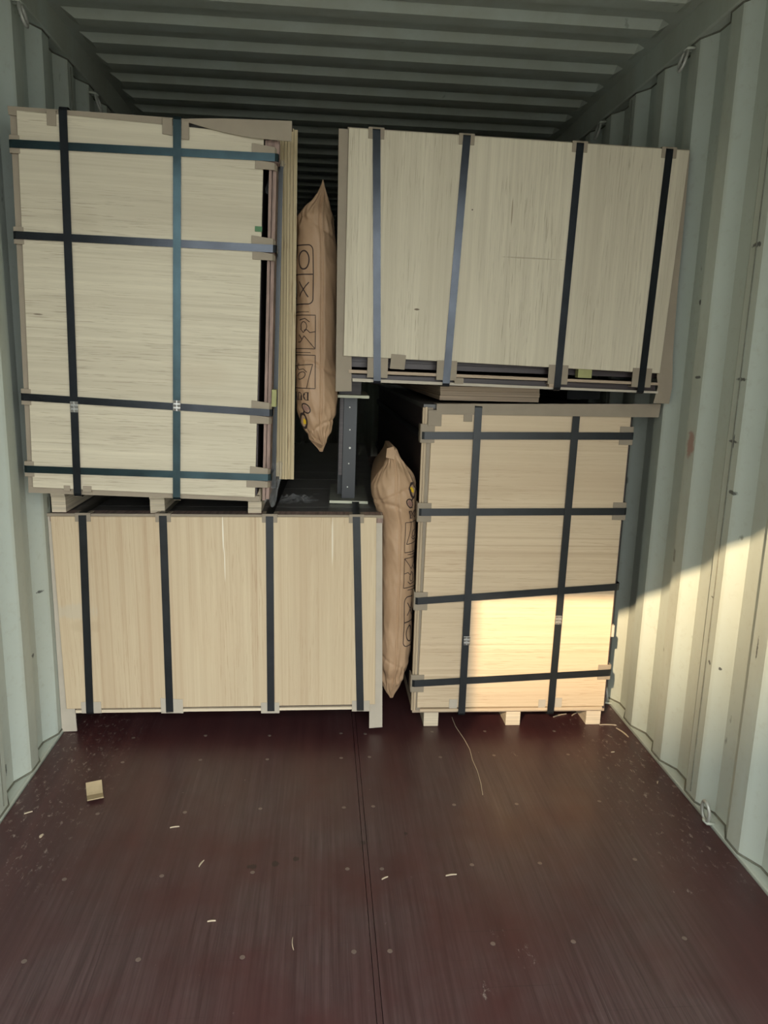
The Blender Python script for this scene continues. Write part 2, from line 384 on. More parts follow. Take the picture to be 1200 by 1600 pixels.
def prot(pk, u, v, su, sv, edge, y0=-.0158, mat='card', tilt=0.0, wrap=.05, t=.0035):
    """bent cardboard corner piece under a strap. edge = 't','b','l','r' : the pack edge it is folded over"""
    mb = MB(); c = math.sin(tilt)*su*.5; y1 = y0+t
    mb.sheet([(u-su/2, v-sv/2-c), (u+su/2, v-sv/2+c), (u+su/2, v+sv/2+c), (u-su/2, v+sv/2-c)], y0, y1)
    a, b = y0+t*.5, y0+wrap
    if edge == 't': mb.box(u-su/2, u+su/2, a, b, v+sv/2-.001, v+sv/2+t)
    if edge == 'b': mb.box(u-su/2, u+su/2, a, b, v-sv/2-t, v-sv/2+.001)
    if edge == 'l': mb.box(u-su/2-t, u-su/2+.001, a, b, v-sv/2, v+sv/2)
    if edge == 'r': mb.box(u+su/2-.001, u+su/2+t, a, b, v-sv/2, v+sv/2)
    return mb.build('corner_protector', mat, pk, bevel=.001)
def seal(pk, u, v, rot=0, y=-.0175):
    mb = MB()
    mb.box(u-.0125, u+.0125, y-.002, y, v-.019, v+.019)
    for k in range(3):      # crimped humps
        z = v-.0135+k*.0135
        for sx in (-1, 1):
            mb.hexa([(u+sx*.0075-.0055,y-.002,z-.005),(u+sx*.0075+.0055,y-.002,z-.005),(u+sx*.0075+.0055,y-.0005,z-.005),(u+sx*.0075-.0055,y-.0005,z-.005),
                     (u+sx*.0075-.0055,y-.007,z+.004),(u+sx*.0075+.0055,y-.007,z+.004),(u+sx*.0075+.0055,y-.0005,z+.005),(u+sx*.0075-.0055,y-.0005,z+.005)])
    return mb.build('strap_seal', 'seal', pk, bevel=.001)
def boards(x0, x1, y0, y1, z0, z1, axis, th=.021, jit=.004, skipfront=True):
    """stack of sheets filling a block; axis 'z' lying flat, 'x' standing on edge"""
    mb = MB(); lo, hi = (z0, z1) if axis == 'z' else (x0, x1)
    nn = max(2, round((hi-lo)/th)); t = (hi-lo)/nn
    for i in range(nn):
        j = random.uniform(0, jit); k = random.uniform(0, jit)
        a, b = lo+i*t+.0006, lo+(i+1)*t-.0006
        if axis == 'z': mb.box(x0+j, x1-k, y0+k, y1-j, a, b)
        else: mb.box(a, b, y0+k, y1-j, z0+j, z1-k)
    return mb

# --- lower left pack (sheets lie flat, cover sheet with upright grain)
LL = thing('plywood_pack', 'wide strapped plywood pack lying on the floor at left, upright grain cover, four black straps', 'plywood pack',
           (-1.1461, 2.85, .0935), (.0046, -.0103, -.0277))
boards(.0, 1.243, .006, 2.44, .03, .775, 'z').build('board_stack', 'core', LL)
MB().sheet([(0,.012),(1.230,.021),(1.224,.800),(-.006,.797)], -.013, -.001).build('cover_sheet', 'ven_LL', LL, 'pale pine veneer face with upright grain', bevel=.002)
mb = MB()
for a, b in ((.075,.168),(.172,.60),(.604,.86),(.864,1.10),(1.104,2.44)): mb.box(-.004, 1.246, a, b, .778, .802)
mb.build('top_sheet', 'film_top', LL, 'dark grey film-faced boards on top')
MB().box(-.012, 1.25, -.004, .072, .7765, .8045).build('top_edge_board', 'ply_dusty', LL, 'dusty pink-brown board along the top front edge')
MB().box(-.02, 1.25, -.006, -.0005, .795, .8075).build('top_trim_strip', 'card', LL)
for nm, q, s0 in (('edge_board', [(-.029,-.0925),(.030,-.0905),(.020,.798),(-.020,.802)], -.035), ('edge_board', [(1.208,-.090),(1.262,-.086),(1.247,.806),(1.205,.806)], 1.262)):
    mb = MB().sheet(q, -.0008, .0042)
    if s0 < 0: mb.hexa([(-.029,.0,-.0925),(-.025,.0,-.0925),(-.025,.06,-.0925),(-.029,.06,-.0925),(-.020,0,.802),(-.016,0,.802),(-.016,.06,.802),(-.020,.06,.802)])
    else: mb.hexa([(1.258,.0,-.086),(1.262,.0,-.086),(1.262,.06,-.086),(1.258,.06,-.086),(1.243,0,.806),(1.247,0,.806),(1.247,.06,.806),(1.243,.06,.806)])
    mb.build(nm, 'card_light', LL, 'long grey cardboard angle reaching down to the floor')
MB().sheet([(.035,-.006),(1.204,.000),(1.204,.012),(.035,.006)], -.012, .02).build('bottom_strip', 'skid', LL, 'pale strip under the cover sheet')
MB().box(.03, 1.21, .0, 2.44, -.004, .028).build('bottom_sheet', 'core', LL)
for u in (.12, .60, 1.05): MB().box(u, u+.10, .30, 2.40, -.0925, -.005).build('skid', 'post', LL)
for ub, ut in ((.092,.114),(.406,.413),(.809,.815),(1.170,1.147)):
    strap_v(LL, 'strap_black', ub, ut, 0, -.012, .812, 2.45)
    prot(LL, ut, .793, .058, .030, 't', -.0158)
prot(LL, .098, .020, .078, .046, 'b', mat='card_light'); prot(LL, .415, .024, .088, .060, 'b', mat='card_light', tilt=-.08)
prot(LL, .806, .012, .074, .044, 'b', mat='card_light'); prot(LL, 1.172, .017, .072, .044, 'b', mat='card_light')

# --- lower right pack (sheets stand on edge)
LR = thing('plywood_pack', 'tall strapped plywood pack standing on the floor at right, sunlit lower part, smooth sideways grain', 'plywood pack',
           (.2429, 2.85, .0779), (-.003, .0026, -.0014))
boards(.004, .813, .010, 2.44, .012, 1.245, 'x').build('board_stack', 'core', LR)
MB().sheet([(.017,.016),(.814,.016),(.815,1.236),(.030,1.228)], -.013, .002).build('cover_sheet', 'ven_LR', LR, 'pale pine veneer face with sideways grain', bevel=.002)
mb = MB()
mb.box(-.006,.002,-.004,.012,.0,1.25); mb.box(.003,.012,-.006,.012,.0,1.252)
mb.build('edge_board', 'ply_edge', LR, 'layered plywood edges along the left side')
MB().box(.013,.034,-.0045,.008,.0,1.250).build('edge_strip', 'card', LR)
MB().box(-.002,.830,.006,2.44,1.2455,1.262).build('top_sheet', 'film_top', LR)
MB().box(.814,.824,.0,2.44,.0,1.245).build('side_sheet', 'core', LR)
mb = MB().hexa([(.045,-.017,1.226),(.918,-.030,1.236),(.918,-.026,1.236),(.045,-.013,1.226),(.045,-.017,1.266),(.920,-.034,1.288),(.920,-.030,1.288),(.045,-.013,1.266)])
mb.hexa([(.045,-.013,1.262),(.920,-.030,1.284),(.920,.06,1.270),(.045,.06,1.262),(.045,-.013,1.266),(.920,-.030,1.288),(.920,.06,1.274),(.045,.06,1.266)])
mb.build('top_edge_board', 'card', LR, 'cardboard angle along the top edge, sticking out to the right')
MB().sheet([(.030,.000),(.806,.000),(.806,.014),(.030,.010)], -.016, .01).build('bottom_strip', 'ven_LR', LR)
MB().box(.0,.824,.004,2.44,-.014,.010).build('bottom_sheet', 'ply_edge_h', LR)
for a, b in ((.050,.112),(.400,.462),(.748,.812)):
    MB().hexa([(a,.004,-.0765),(b,.004,-.0765),(b,2.4,-.0765),(a,2.4,-.0765),(a,.004,-.0145),(b,.004,-.0145),(b,2.4,-.0145),(a,2.4,-.0145)]).build('skid', 'skid', LR, bevel=.002)
for ub, ut in ((.204,.206),(.582,.592)): strap_v(LR, 'strap_black', ub, ut, 0, -.018, 1.268, 2.45, front=-.0215)
for vl, vr in ((1.144,1.160),(.844,.858),(.480,.544),(.126,.170)):
    strap_h(LR, 'strap_black', vl, vr, -.010, .832, 2.45, front=-.0195)
    prot(LR, .016, vl+(.008 if vl > 1 else -.002), .052, .076 if vl < 1 else .072, 'l')
    if vl != .480: prot(LR, .800, vr, .052, .072 if vl != .126 else .066, 'r')
prot(LR, .168, 1.226, .034, .050, 't', -.0185)
prot(LR, .040, 1.210, .052, .058, 't', -.0175); prot(LR, .168, .034, .034, .038, 'b', mat='card_light'); prot(LR, .545, .032, .030, .034, 'b', mat='card_light'); prot(LR, .615, .036, .030, .040, 'b', mat='card_light')
MB().sheet([(.818,.325),(.829,.325),(.829,.375),(.818,.375)], -.012, .05).build('side_block', 'card_light', LR)
seal(LR, .2085, .313, y=-.0222); seal(LR, .5845, .402, y=-.0222)

# --- upper left pack (sheets stand on edge, grain sideways) on three skids
TL = thing('plywood_pack', 'tall strapped plywood pack stacked at upper left, rough sideways grain, teal straps', 'plywood pack',
           (-1.148, 2.62, 1.0225), (.012, .0260, .006))
TL.scale = (.963,)*3
boards(.010, .806, .012, 2.44, .014, 1.245, 'x').build('board_stack', 'core', TL)
MB().sheet([(.017,.020),(.800,.012),(.808,1.243),(.019,1.254)], -.013, -.001).build('cover_sheet', 'ven_TL', TL, 'rough grey-cream veneer face with sideways grain', bevel=.002)
MB().sheet([(-.002,.004),(.022,.004),(.024,1.262),(-.006,1.262)], -.001, .010).build('edge_board', 'card', TL, 'brown cardboard strip down the left edge')
MB().sheet([(-.002,-.002),(.815,-.004),(.815,.016),(-.002,.022)], -.003, .012).build('bottom_strip', 'card', TL)
mb = MB().box(.826,.836,.000,2.44,.0,1.232); mb.box(.838,.850,.006,2.44,.004,1.236)
mb.build('side_sheet', 'ply_dusty', TL, 'dusty pink-brown boards along the right side')
MB().box(.0,.84,.012,2.44,1.2455,1.262).build('top_sheet', 'film_top', TL)
MB().sheet([(-.008,1.240),(.545,1.225),(.545,1.272),(-.010,1.266)], -.008, -.0035).build('top_edge_board', 'card', TL, 'brown cardboard strip along the top edge')
mb = MB(); pts = []
for i in range(9):
    t = i/8; u = .545+.355*t; top = 1.268+.006*math.sin(min(1,t*2.2)*math.pi/2)+.010*t; bot = 1.262-.040*t-.012*math.sin(t*math.pi)
    pts.append((u, -.018-.020*t, bot, top))
for i in range(8):
    u0,y0,b0,t0 = pts[i]; u1,y1,b1,t1 = pts[i+1]
    mb.hexa([(u0,y0,b0),(u1,y1,b1),(u1,y1+.004,b1),(u0,y0+.004,b0),(u0,y0,t0),(u1,y1,t1),(u1,y1+.004,t1),(u0,y0+.004,t0)])
    mb.hexa([(u0,y0+.002,t0-.004),(u1,y1+.002,t1-.004),(u1,.07,t1-.004),(u0,.07,t0-.004),(u0,y0+.002,t0),(u1,y1+.002,t1),(u1,.07,t1),(u0,.07,t0)])
mb.build('top_edge_board', 'card', TL, 'bent cardboard angle sticking out past the right corner')
MB().box(.812,.86,-.002,.05,1.160,1.228).build('edge_wedge', 'ply_dusty', TL)
for ub, ut in ((.173,.166),(.520,.527)): strap_v(TL, 'strap_teal' if ub > .3 else 'strap', ub, ut, 0, -.008, 1.276, 2.45, front=-.0205, wd=.026)
for i, (vl, vr) in enumerate(((1.152,1.173),(.871,.883),(.339,.324),(.086,.089))):
    strap_h(TL, 'strap_teal' if i in (0,3) else 'strap', vl, vr, -.010, .858, 2.45, front=-.0185, wd=.025)
    mb = MB(); u0, u1, hh = (.775, .853, .078) if i != 2 else (.780, .853, .082)
    for sgn in (1, -1):
        z0, z1 = (vr+.010, vr+hh/2) if sgn > 0 else (vr-hh/2, vr-.010)
        j = .004*sgn*(i-1.5)
        mb.hexa([(u0+j,-.0175,z0),(u1-.008,-.0150,z0),(u1-.008,-.0115,z0),(u0+j,-.014,z0),(u0+j,-.0175,z1),(u1-.008,-.0150,z1-.006),(u1-.008,-.0115,z1-.006),(u0+j,-.014,z1)])
        mb.hexa([(u1-.008,-.0150,z0),(u1+.001,.004,z0),(u1-.003,.006,z0),(u1-.009,-.0115,z0),(u1-.008,-.0150,z1-.006),(u1+.001,.004,z1-.012),(u1-.003,.006,z1-.012),(u1-.009,-.0115,z1-.006)])
    mb.box(u0+.001, u1-.008, -.0172, -.014, vr-.012, vr+.012)
    mb.build('corner_protector', 'card', TL, 'bent brown cardboard piece wrapped round the right edge', bevel=.001)
    prot(TL, .010, vl, .030, .055, 'l', -.0145)
prot(TL, .128, 1.238, .030, .045, 't', -.0165); prot(TL, .495, 1.240, .032, .048, 't', -.0195, tilt=-.1); prot(TL, .553, 1.234, .024, .056, 't', -.0225)
prot(TL, .205, .022, .030, .020, 'b'); prot(TL, .135, .022, .022, .018, 'b')
seal(TL, .172, .313, y=-.0212); seal(TL, .5225, .334, y=-.0212)
MB().box(.784,.808,-.018,-.0125,.935,.952).build('green_tape', 'green', TL, 'small green tape tag on the right edge')
MB().box(.852,.868,.0,.05,.345,.405).build('side_block', 'olive', TL)
# upright strap beside the right edge
MB().band([(.861,.09,.03),(.861,.09,.60),(.861,.09,1.17)], [(.0,-1,0)]*3, [(.016,.0,0)]*3, .0012).build('strap', 'strap_black', TL, 'upright dark strap in the gap beside the side boards')
for x0, x1 in ((-1.163,-1.111),(-.798,-.743),(-.428,-.377)):
    # skids lie level on the pack below; expressed in the pack's own frame
    mb = MB()
    inv = (Matrix.Translation((-1.148,2.62,1.0225)) @ (Matrix.Rotation(.006,4,'Z') @ Matrix.Rotation(.0260,4,'Y') @ Matrix.Rotation(.012,4,'X')) @ Matrix.Scale(.963,4)).inverted()
    zt = 1.0215 - (x0+1.148)*.0260
    nl = 4
    for q in range(nl):
        za = .9015 + (zt-.9015)*q/nl; zc = .9015 + (zt-.9015)*(q+1)/nl - .0008; j = random.uniform(-.002,.002)
        yb0, yb1 = 2.862, 4.90
        mb.hexa([tuple(inv @ Vector(p)) for p in ((x0+j,yb0,za),(x1+j,yb0,za),(x1+j,yb1,za),(x0+j,yb1,za),(x0+j,yb0,zc),(x1+j,yb0,zc),(x1+j,yb1,zc),(x0+j,yb1,zc))])
    mb.build('skid', 'skid', TL, 'pale layered skid under the pack')

# --- upper right pack (sheets lie flat, grain upright)
TR = thing('plywood_pack', 'wide strapped plywood pack stacked at upper right, rough grey upright grain, four dark straps', 'plywood pack',
           (-.0778, 2.76, 1.4623), (.0023, .0104, .006))
TR.scale = (.952,)*3
boards(.006, 1.280, .045, 2.44, .012, .845, 'z').build('board_stack', 'core', TR)
MB().sheet([(.008,.053),(1.258,.032),(1.278,.852),(.006,.852)], -.013, -.001).build('cover_sheet', 'ven_TR', TR, 'rough grey-cream veneer face with upright grain', bevel=.002)
MB().box(.002,1.284,-.002,2.44,.846,.857).build('top_sheet', 'card', TR)
mb = MB().sheet([(.030,-.010),(1.262,-.014),(1.262,-.004),(.030,.002)], -.008, 2.44)
mb.build('bottom_sheet', 'ply_edge_h', TR, 'thin pale board edge under the dark boards')
MB().sheet([(.045,-.042),(1.262,-.046),(1.262,-.038),(.045,-.030)], -.006, 2.44).build('bottom_board', 'card_light', TR)
MB().box(.04,1.26,.02,2.44,-.0375,-.0155).build('bottom_filler', 'core', TR)
mb = MB().sheet([(-.018,-.082),(.043,-.079),(.016,.850),(-.030,.850)], -.0008, .0035)
mb.hexa([(-.018,0,-.082),(-.014,0,-.082),(-.014,.036,-.082),(-.018,.036,-.082),(-.030,0,.850),(-.026,0,.850),(-.026,.036,.850),(-.030,.036,.850)])
mb.build('edge_board', 'card', TR, 'long grey-brown cardboard angle on the left edge')
mb = MB(); P_ = [(1.284,1.262,.845),(1.291,1.260,.60),(1.297,1.256,.35),(1.307,1.25,.10),(1.316,1.253,.02),(1.319,1.262,-.02),(1.314,1.250,-.085)]
for (b0,a0,z0),(b1,a1,z1) in zip(P_[:-1],P_[1:]):
    mb.hexa([(a1,-.001,z1),(b1,-.004,z1),(b1,.0,z1),(a1,.003,z1),(a0,-.001,z0),(b0,-.004,z0),(b0,.0,z0),(a0,.003,z0)])
    mb.hexa([(b1-.004,.0,z1),(b1,.0,z1),(b1,.05,z1),(b1-.004,.05,z1),(b0-.004,.0,z0),(b0,.0,z0),(b0,.05,z0),(b0-.004,.05,z0)])
mb.build('edge_board', 'card', TR, 'bowed grey-brown cardboard angle on the right edge')
for ub, ut in ((.139,.105),(.406,.434),(.846,.857),(1.185,1.199)):
    strap_v(TR, 'strap', ub, ut, 0, -.048, .861, 2.45, front=-.0165, wd=.028)
    prot(TR, ut, .838, .058, .036, 't', -.0160)
    mb = MB(); w = .078
    mb.hexa([(ub-w/2,-.016,.040),(ub+w/2,-.016,.040),(ub+w/2,-.0125,.040),(ub-w/2,-.0125,.040),(ub-w/2,-.016,.050),(ub+w/2,-.016,.050),(ub+w/2,-.0125,.050),(ub-w/2,-.0125,.050)])
    mb.box(ub-w/2, ub+w/2, -.016, -.0125, -.020, .040); mb.box(ub-w/2, ub+w/2, -.0155, .05, -.024, -.020)
    mb.build('corner_protector', 'card', TR)
MB().sheet([(.186,.012),(.242,.010),(.246,.064),(.190,.067)], -.0185, -.0145).build('cardboard_tab', 'card', TR, 'loose square of cardboard on the bottom edge')
MB().box(.93,.985,-.004,.03,.004,.040).build('side_block', 'olive', TR, 'small yellow-green block between the bottom boards')
MB().box(.44,.475,-.010,.05,-.036,-.014).build('side_block', 'card', TR)
MB().box(.815,.850,-.010,.05,-.038,-.012).build('side_block', 'ply_edge_h', TR)

# --- timber spacer between the two right packs
sp = MB()
for q in range(3):
    z0 = 1.3535+q*.0185; j = random.uniform(-.003,.003)
    sp.box(.318+j, .716+j, 2.93+abs(j), 4.9, z0, z0+.0177)
o = sp.build('timber_spacer', 'ply_edge_h'); tag(o, 'short layered plywood spacer lying between the two right-hand packs', 'wood spacer')
s2 = MB(); s2.box(.95, 1.10, 3.3, 4.9, 1.3535, 1.398); o = s2.build('timber_spacer', 'post'); tag(o, 'dark spacer in the shadow under the right end of the upper right pack', 'wood spacer')

# --- bundle of plywood strips standing between the upper left pack and the paper bag
SL = thing('plywood_strip_bundle', 'narrow upright bundle of yellowish plywood sheets between upper left pack and upper bag', 'plywood bundle',
           (-.316, 2.80, 1.050), (0, .008, .045))
ws = [.013,.009,.011,.010,.012,.013]; u = 0
for i, w_ in enumerate(ws):
    j = random.uniform(-.001,.006)
    MB().box(u+.0006, u+w_-.0004, j, .30, .000+(.010 if i==0 else 0), 1.228-(.004 if i==5 else 0)).build('plywood_sheet', 'slab', SL)
    u += w_

# --- prop post between the lower left pack and the upper right pack
PP = thing('prop_post', 'black prop post with pale end plates standing on the lower left pack', 'prop', (-.11, 3.055, .9115), (0, .009, -.02))
mb = MB().box(0, .160, 0, .004, .0, .011); mb.build('plate_edge', 'plate_edge', PP, 'cream front edge of the bottom plate')
MB().box(0, .160, .0042, .42, .0, .011).build('base_plate', 'plate', PP, 'grey-green bottom plate')
mb = MB().box(.032,.066,.16,.175,.0112,.436); mb.build('back_board', 'post', PP)
pf = MB().box(.050,.106,.060,.078,.0112,.436).build('front_board', 'post', PP, 'black upright strip with small screw dots', bevel=.001)
MB().box(.034,.049,.060,.19,.11,.436).build('side_board', 'core', PP)
for z, x in ((.395,.075),(.302,.078),(.226,.080),(.160,.077),(.060,.074)):
    MB().tube([(x,.0585,z),(x,.061,z)], .0028 if z != .226 else .0045, 8).build('screw', 'white_dot', PP)
MB().box(.03,.12,.06,.40,.448,.503).build('packing_block', 'core', PP)
MB().box(.022,.152,.0,.42,.4365,.4475).build('top_plate', 'plate_edge', PP, 'cream top plate')

# ------------------------------------------------------------------ inflated paper dunnage bags
def interp(tab, z):
    if z <= tab[0][0]: return tab[0][1:]
    for (a, b) in zip(tab[:-1], tab[1:]):
        if a[0] <= z <= b[0]:
            t = (z-a[0])/(b[0]-a[0]); return tuple(p+(q-p)*t for p, q in zip(a[1:], b[1:]))
    return tab[-1][1:]
def smooth_interp(tab, z, r=.012):
    acc = None
    for k in (-1.5, -.75, 0, .75, 1.5):
        zz = min(max(z+k*r, tab[0][0]), tab[-1][0]); v = interp(tab, zz)
        acc = v if acc is None else tuple(a+b for a, b in zip(acc, v))
    return tuple(a/5 for a in acc)
class Bag:
    def __init__(s, tab, yc, back, crease, seed):
        s.tab, s.yc, s.back, s.crease, s.seed = tab, yc, back, crease, seed
        z0, z1 = tab[0][0], tab[-1][0]; up = seed > 5
        s.f1, s.f2, s.f3 = (z0+.10, z0+.33, z1-.17) if up else (z1-.17, z1-.23, z0+.17)
    def surf(s, phi, z, off=0.0):
        """phi: angle on the rounded front, 0 = toward the camera, + = right; beyond 90 degrees the flanks run back"""
        xl, xr = smooth_interp(s.tab, z); a = max((xr-xl)/2, .0015); xc = (xl+xr)/2
        z0, z1 = s.tab[0][0], s.tab[-1][0]; e = min(z-z0, z1-z)
        # crease seam and folds
        d = -.0055*math.exp(-((phi-s.crease)/.055)**2) + .003*math.exp(-((phi-s.crease-.13)/.10)**2)
        ends = math.exp(-(e/.13)**2); 
        nv = noise.noise(Vector((phi*1.2+s.seed, z*9, s.seed))); n2 = noise.noise(Vector((phi*1.6, z*26+s.seed, 2.0)))
        n3 = abs(noise.noise(Vector((phi*2.4+z*7, z*11+s.seed, 5.0))))
        fold = math.exp(-((z-s.f1-.03*math.sin(phi*1.3))/.006)**2) + math.exp(-((z-s.f2-.022*math.cos(phi*1.9+1))/.007)**2) + .7*math.exp(-((z-s.f3+.035*phi)/.006)**2)
        d += nv*.006 + n2*(.002+.010*ends) - n3*(.005+.018*ends) - fold*.006*(1 if abs(phi) < 1.2 else .4)
        k = min(1, a/.05); d = d*k + off
        sx, cy = math.sin(phi), math.cos(phi)
        return Vector((xc+(a+d)*sx, s.yc-(a+d)*cy, z))
    def build(s, root):
        mb = MB(); NZ = 200; NF = 84; z0, z1 = s.tab[0][0], s.tab[-1][0]; ring = []
        for i in range(NZ+1):
            z = z0+(z1-z0)*i/NZ; row = []
            for j in range(NF+1): row.append(s.surf(-math.pi/2+math.pi*j/NF, z))
            r = row[-1]; l = row[0]
            e = min(z-z0, z1-z); bk = s.back*min(1, .55+e*4)
            xc = (r.x+l.x)/2; a0 = (r.x-l.x)/2; tp = lambda q: 1-.45*(q**1.3)
            for j in range(1, 9): row.append(Vector((xc+a0*tp(j/8), s.yc+bk*j/8, z)))
            a = a0*tp(1)
            for j in range(1, 12): g = math.pi*j/12; row.append(Vector((xc+a*math.cos(g), s.yc+bk+a*math.sin(g), z)))
            for j in range(8, 0, -1): row.append(Vector((xc-a0*tp(j/8), s.yc+bk*j/8, z)))
            ring.append(row)
        nr = len(ring[0])
        for row in ring: mb.v += [tuple(p) for p in row]
        for i in range(NZ):
            for j in range(nr):
                k = (j+1) % nr; mb.f.append((i*nr+j, i*nr+k, (i+1)*nr+k, (i+1)*nr+j))
        mb.f.append(tuple(reversed(range(nr)))); mb.f.append(tuple(NZ*nr+j for j in range(nr)))
        return mb.build('paper_body', 'kraft', root, smooth=True)
def ribbons(bag, lines, width, conv):
    """ink lines printed on the bag: each a list of (s,h); s = distance from the side crease, h = height"""
    mb = MB()
    for ln in lines:
        w = width
        if isinstance(ln, tuple): ln, w = ln
        pts = []
        for (a, b) in zip(ln[:-1], ln[1:]):
            L = math.hypot(b[0]-a[0], b[1]-a[1]); k = max(1, int(L/.004))
            for q in range(k): pts.append((a[0]+(b[0]-a[0])*q/k, a[1]+(b[1]-a[1])*q/k))
        pts.append(ln[-1]); base = len(mb.v); c = 0
        for i, p in enumerate(pts):
            q0 = pts[max(i-1,0)]; q1 = pts[min(i+1,len(pts)-1)]; tx, ty = q1[0]-q0[0], q1[1]-q0[1]; L = math.hypot(tx, ty) or 1; nx_, ny_ = -ty/L*w/2, tx/L*w/2
            for sg in (-1, 1):
                for off in (.0006, .0014):
                    phi, z = conv(p[0]+nx_*sg, p[1]+ny_*sg); mb.v.append(tuple(bag.surf(phi, z, off)))
        for i in range(len(pts)-1):
            a = base+i*4; b = a+4
            mb.f += [(a+1,a+3,b+3,b+1), (a,b,b+2,a+2), (a,a+1,b+1,b), (a+2,b+2,b+3,a+3)]
    return mb
def arc(cx, cy, rx, ry, a0=0, a1=360, nseg=20, rot=0):
    o = []
    for i in range(nseg+1):
        g = math.radians(a0+(a1-a0)*i/nseg); x, y = rx*math.cos(g), ry*math.sin(g)
        o.append((cx+x*math.cos(rot)-y*math.sin(rot), cy+x*math.sin(rot)+y*math.cos(rot)))
    return o
def rrect(x0, x1, y0, y1, r):
    return [(x1,y0),(x0+r,y0)] + arc(x0+r, y0+r, r, r, 270, 180, 6) + arc(x0+r, y1-r, r, r, 180, 90, 6) + [(x1,y1)]
def prints(bag, root, conv):
    S1 = .150
    L = []
    # two instruction picture frames
    L.append([(S1,.873),(.026,.873),(.026,.748),(S1,.748)]); L.append([(.062,.872),(.036,.782),(S1,.790)])
    L.append(arc(.085,.825,.020,.012,20,330,14,.5)); L.append([(.060,.812),(.075,.800),(.095,.803),(.110,.790)])
    L.append([(S1,.724),(.026,.724),(.026,.600),(S1,.600)])
    L.append([(.028,.722),(.060,.690),(.075,.676),(.085,.690),(.10,.672)]); L.append([(.026,.660),(.050,.664),(.066,.652),(.080,.664),(.095,.650)])
    L.append(arc(.078,.640,.014,.016,90,400,14)); L.append([(.050,.625),(.070,.612),(.10,.618)]); L.append([(.085,.69),(.095,.70),(.11,.70)])
    ribbons(bag, L, .0028, conv).build('picture_frames', 'ink', root, 'thin black printed picture frames')
    # small caption rules above the frames
    for y, x0 in ((.738,.045), (.588,.052)):
        ln = []
        for i in range(14): ln += [(x0+.0065*i, y), (x0+.0065*i+.002, y+.0016), (x0+.0065*i+.004, y-.0010)]
        ribbons(bag, [ln], .0018, conv).build('caption_line', 'ink', root)
    # rounded frame with X and O
    L = [rrect(.036, S1, .347, .560, .020), [(.036,.452),(S1,.452)], [(.055,.535),(.100,.477)], [(.055,.480),(.100,.532)]]
    ribbons(bag, L, .0040, conv).build('symbol_frame', 'ink', root, 'rounded frame with an X and an O')
    ribbons(bag, [arc(.078,.400,.025,.033,0,360,28)], .0050, conv).build('symbol_circle', 'ink', root)
    # lettering
    h0, h1 = .888, .919
    Lt = [([(.056,h0),(.056,h1)], .0062), ([(.052,h1-.001),(.062,h1-.001)] + arc(.062,(h0+h1)/2,.016,(h1-h0)/2-.001,90,-90,12) + [(.052,h0+.001)], .0026),
          (arc(.062,(h0+h1)/2,.0145,.0105,60,-60,8), .0050),
          ([(.089,h1),(.089,h0+.010)] + arc(.0985,h0+.011,.0095,.009,180,360,10) + [(.108,h1)], .0030), ([(.089,h1-.001),(.089,h0+.012)], .0060), ([(.084,h1-.001),(.095,h1-.001)], .0024), ([(.103,h1-.001),(.113,h1-.001)], .0024),
          ([(.121,h0),(.121,h1)], .0028), ([(.121,h1),(.140,h0)], .0060), ([(.140,h0),(.140,h1)], .0028), ([(.116,h1-.001),(.123,h1-.001)], .0024), ([(.117,h0+.001),(.126,h0+.001)], .0024)]
    ribbons(bag, Lt, .003, conv).build('lettering', 'ink', root, 'black serif capital letters')
    # linked oval emblem with yellow band
    ov = arc(.068,.950,.022,.015,0,360,26,-.7)
    ribbons(bag, [[(.056,.9585),(.080,.9415)],], .018, conv).build('emblem_fill', 'ink_pink', root)
    ribbons(bag, [ov, ], .0050, conv).build('emblem_outline', 'ink', root, 'thick black outlined oval')
    ribbons(bag, [(arc(.094,1.000,.022,.028,0,360,26,-.2), .0100), ([(.080,.962),(.088,.975)], .008)], .008, conv).build('emblem_ring', 'ink', root, 'thick black ring')
    ribbons(bag, [([(.084,.994),(.088,1.002),(.087,1.012)], .017)], .017, conv).build('emblem_band', 'ink_yellow', root, 'yellow band inside the ring')

tab_lo = [(.094,.160,.166),(.13,.132,.182),(.17,.112,.204),(.235,.102,.229),(.32,.100,.239),(.6,.100,.240),(.80,.100,.240),(.86,.098,.240),(.90,.078,.240),(.94,.062,.240),(.99,.054,.240),(1.03,.060,.232),(1.07,.080,.214),(1.10,.100,.193),(1.125,.114,.170),(1.150,.122,.152),(1.156,.123,.148)]
crL = .02
BL = Bag(tab_lo, 2.935, .55, crL, 3.1)
BLr = thing('dunnage_bag', 'lower inflated brown kraft paper bag standing in the floor-level gap between the two lower packs', 'paper air bag', (.17, 3.2, .094), group=None)
def conv_lo(s_, h):
    return (s_*11.6*(1 if h < .93 else .84), h)
tab_up = [(1.135,-.147,-.143),(1.16,-.172,-.128),(1.20,-.208,-.112),(1.25,-.236,-.098),(1.32,-.248,-.087),(1.45,-.250,-.087),(1.82,-.250,-.089),(1.92,-.249,-.096),(2.0,-.247,-.105),(2.04,-.240,-.113),(2.07,-.205,-.122),(2.10,-.176,-.132),(2.13,-.158,-.142),(2.155,-.1515,-.149)]
crU = .26
BU = Bag(tab_up, 2.985, .55, crU, 8.7)
BUr = thing('dunnage_bag', 'upper inflated brown kraft paper bag, printed upside down, wedged between the two upper packs', 'paper air bag', (-.17, 3.2, 1.135))
def conv_up(s_, h):
    return (crU - s_/.082*.98, 2.26-h)
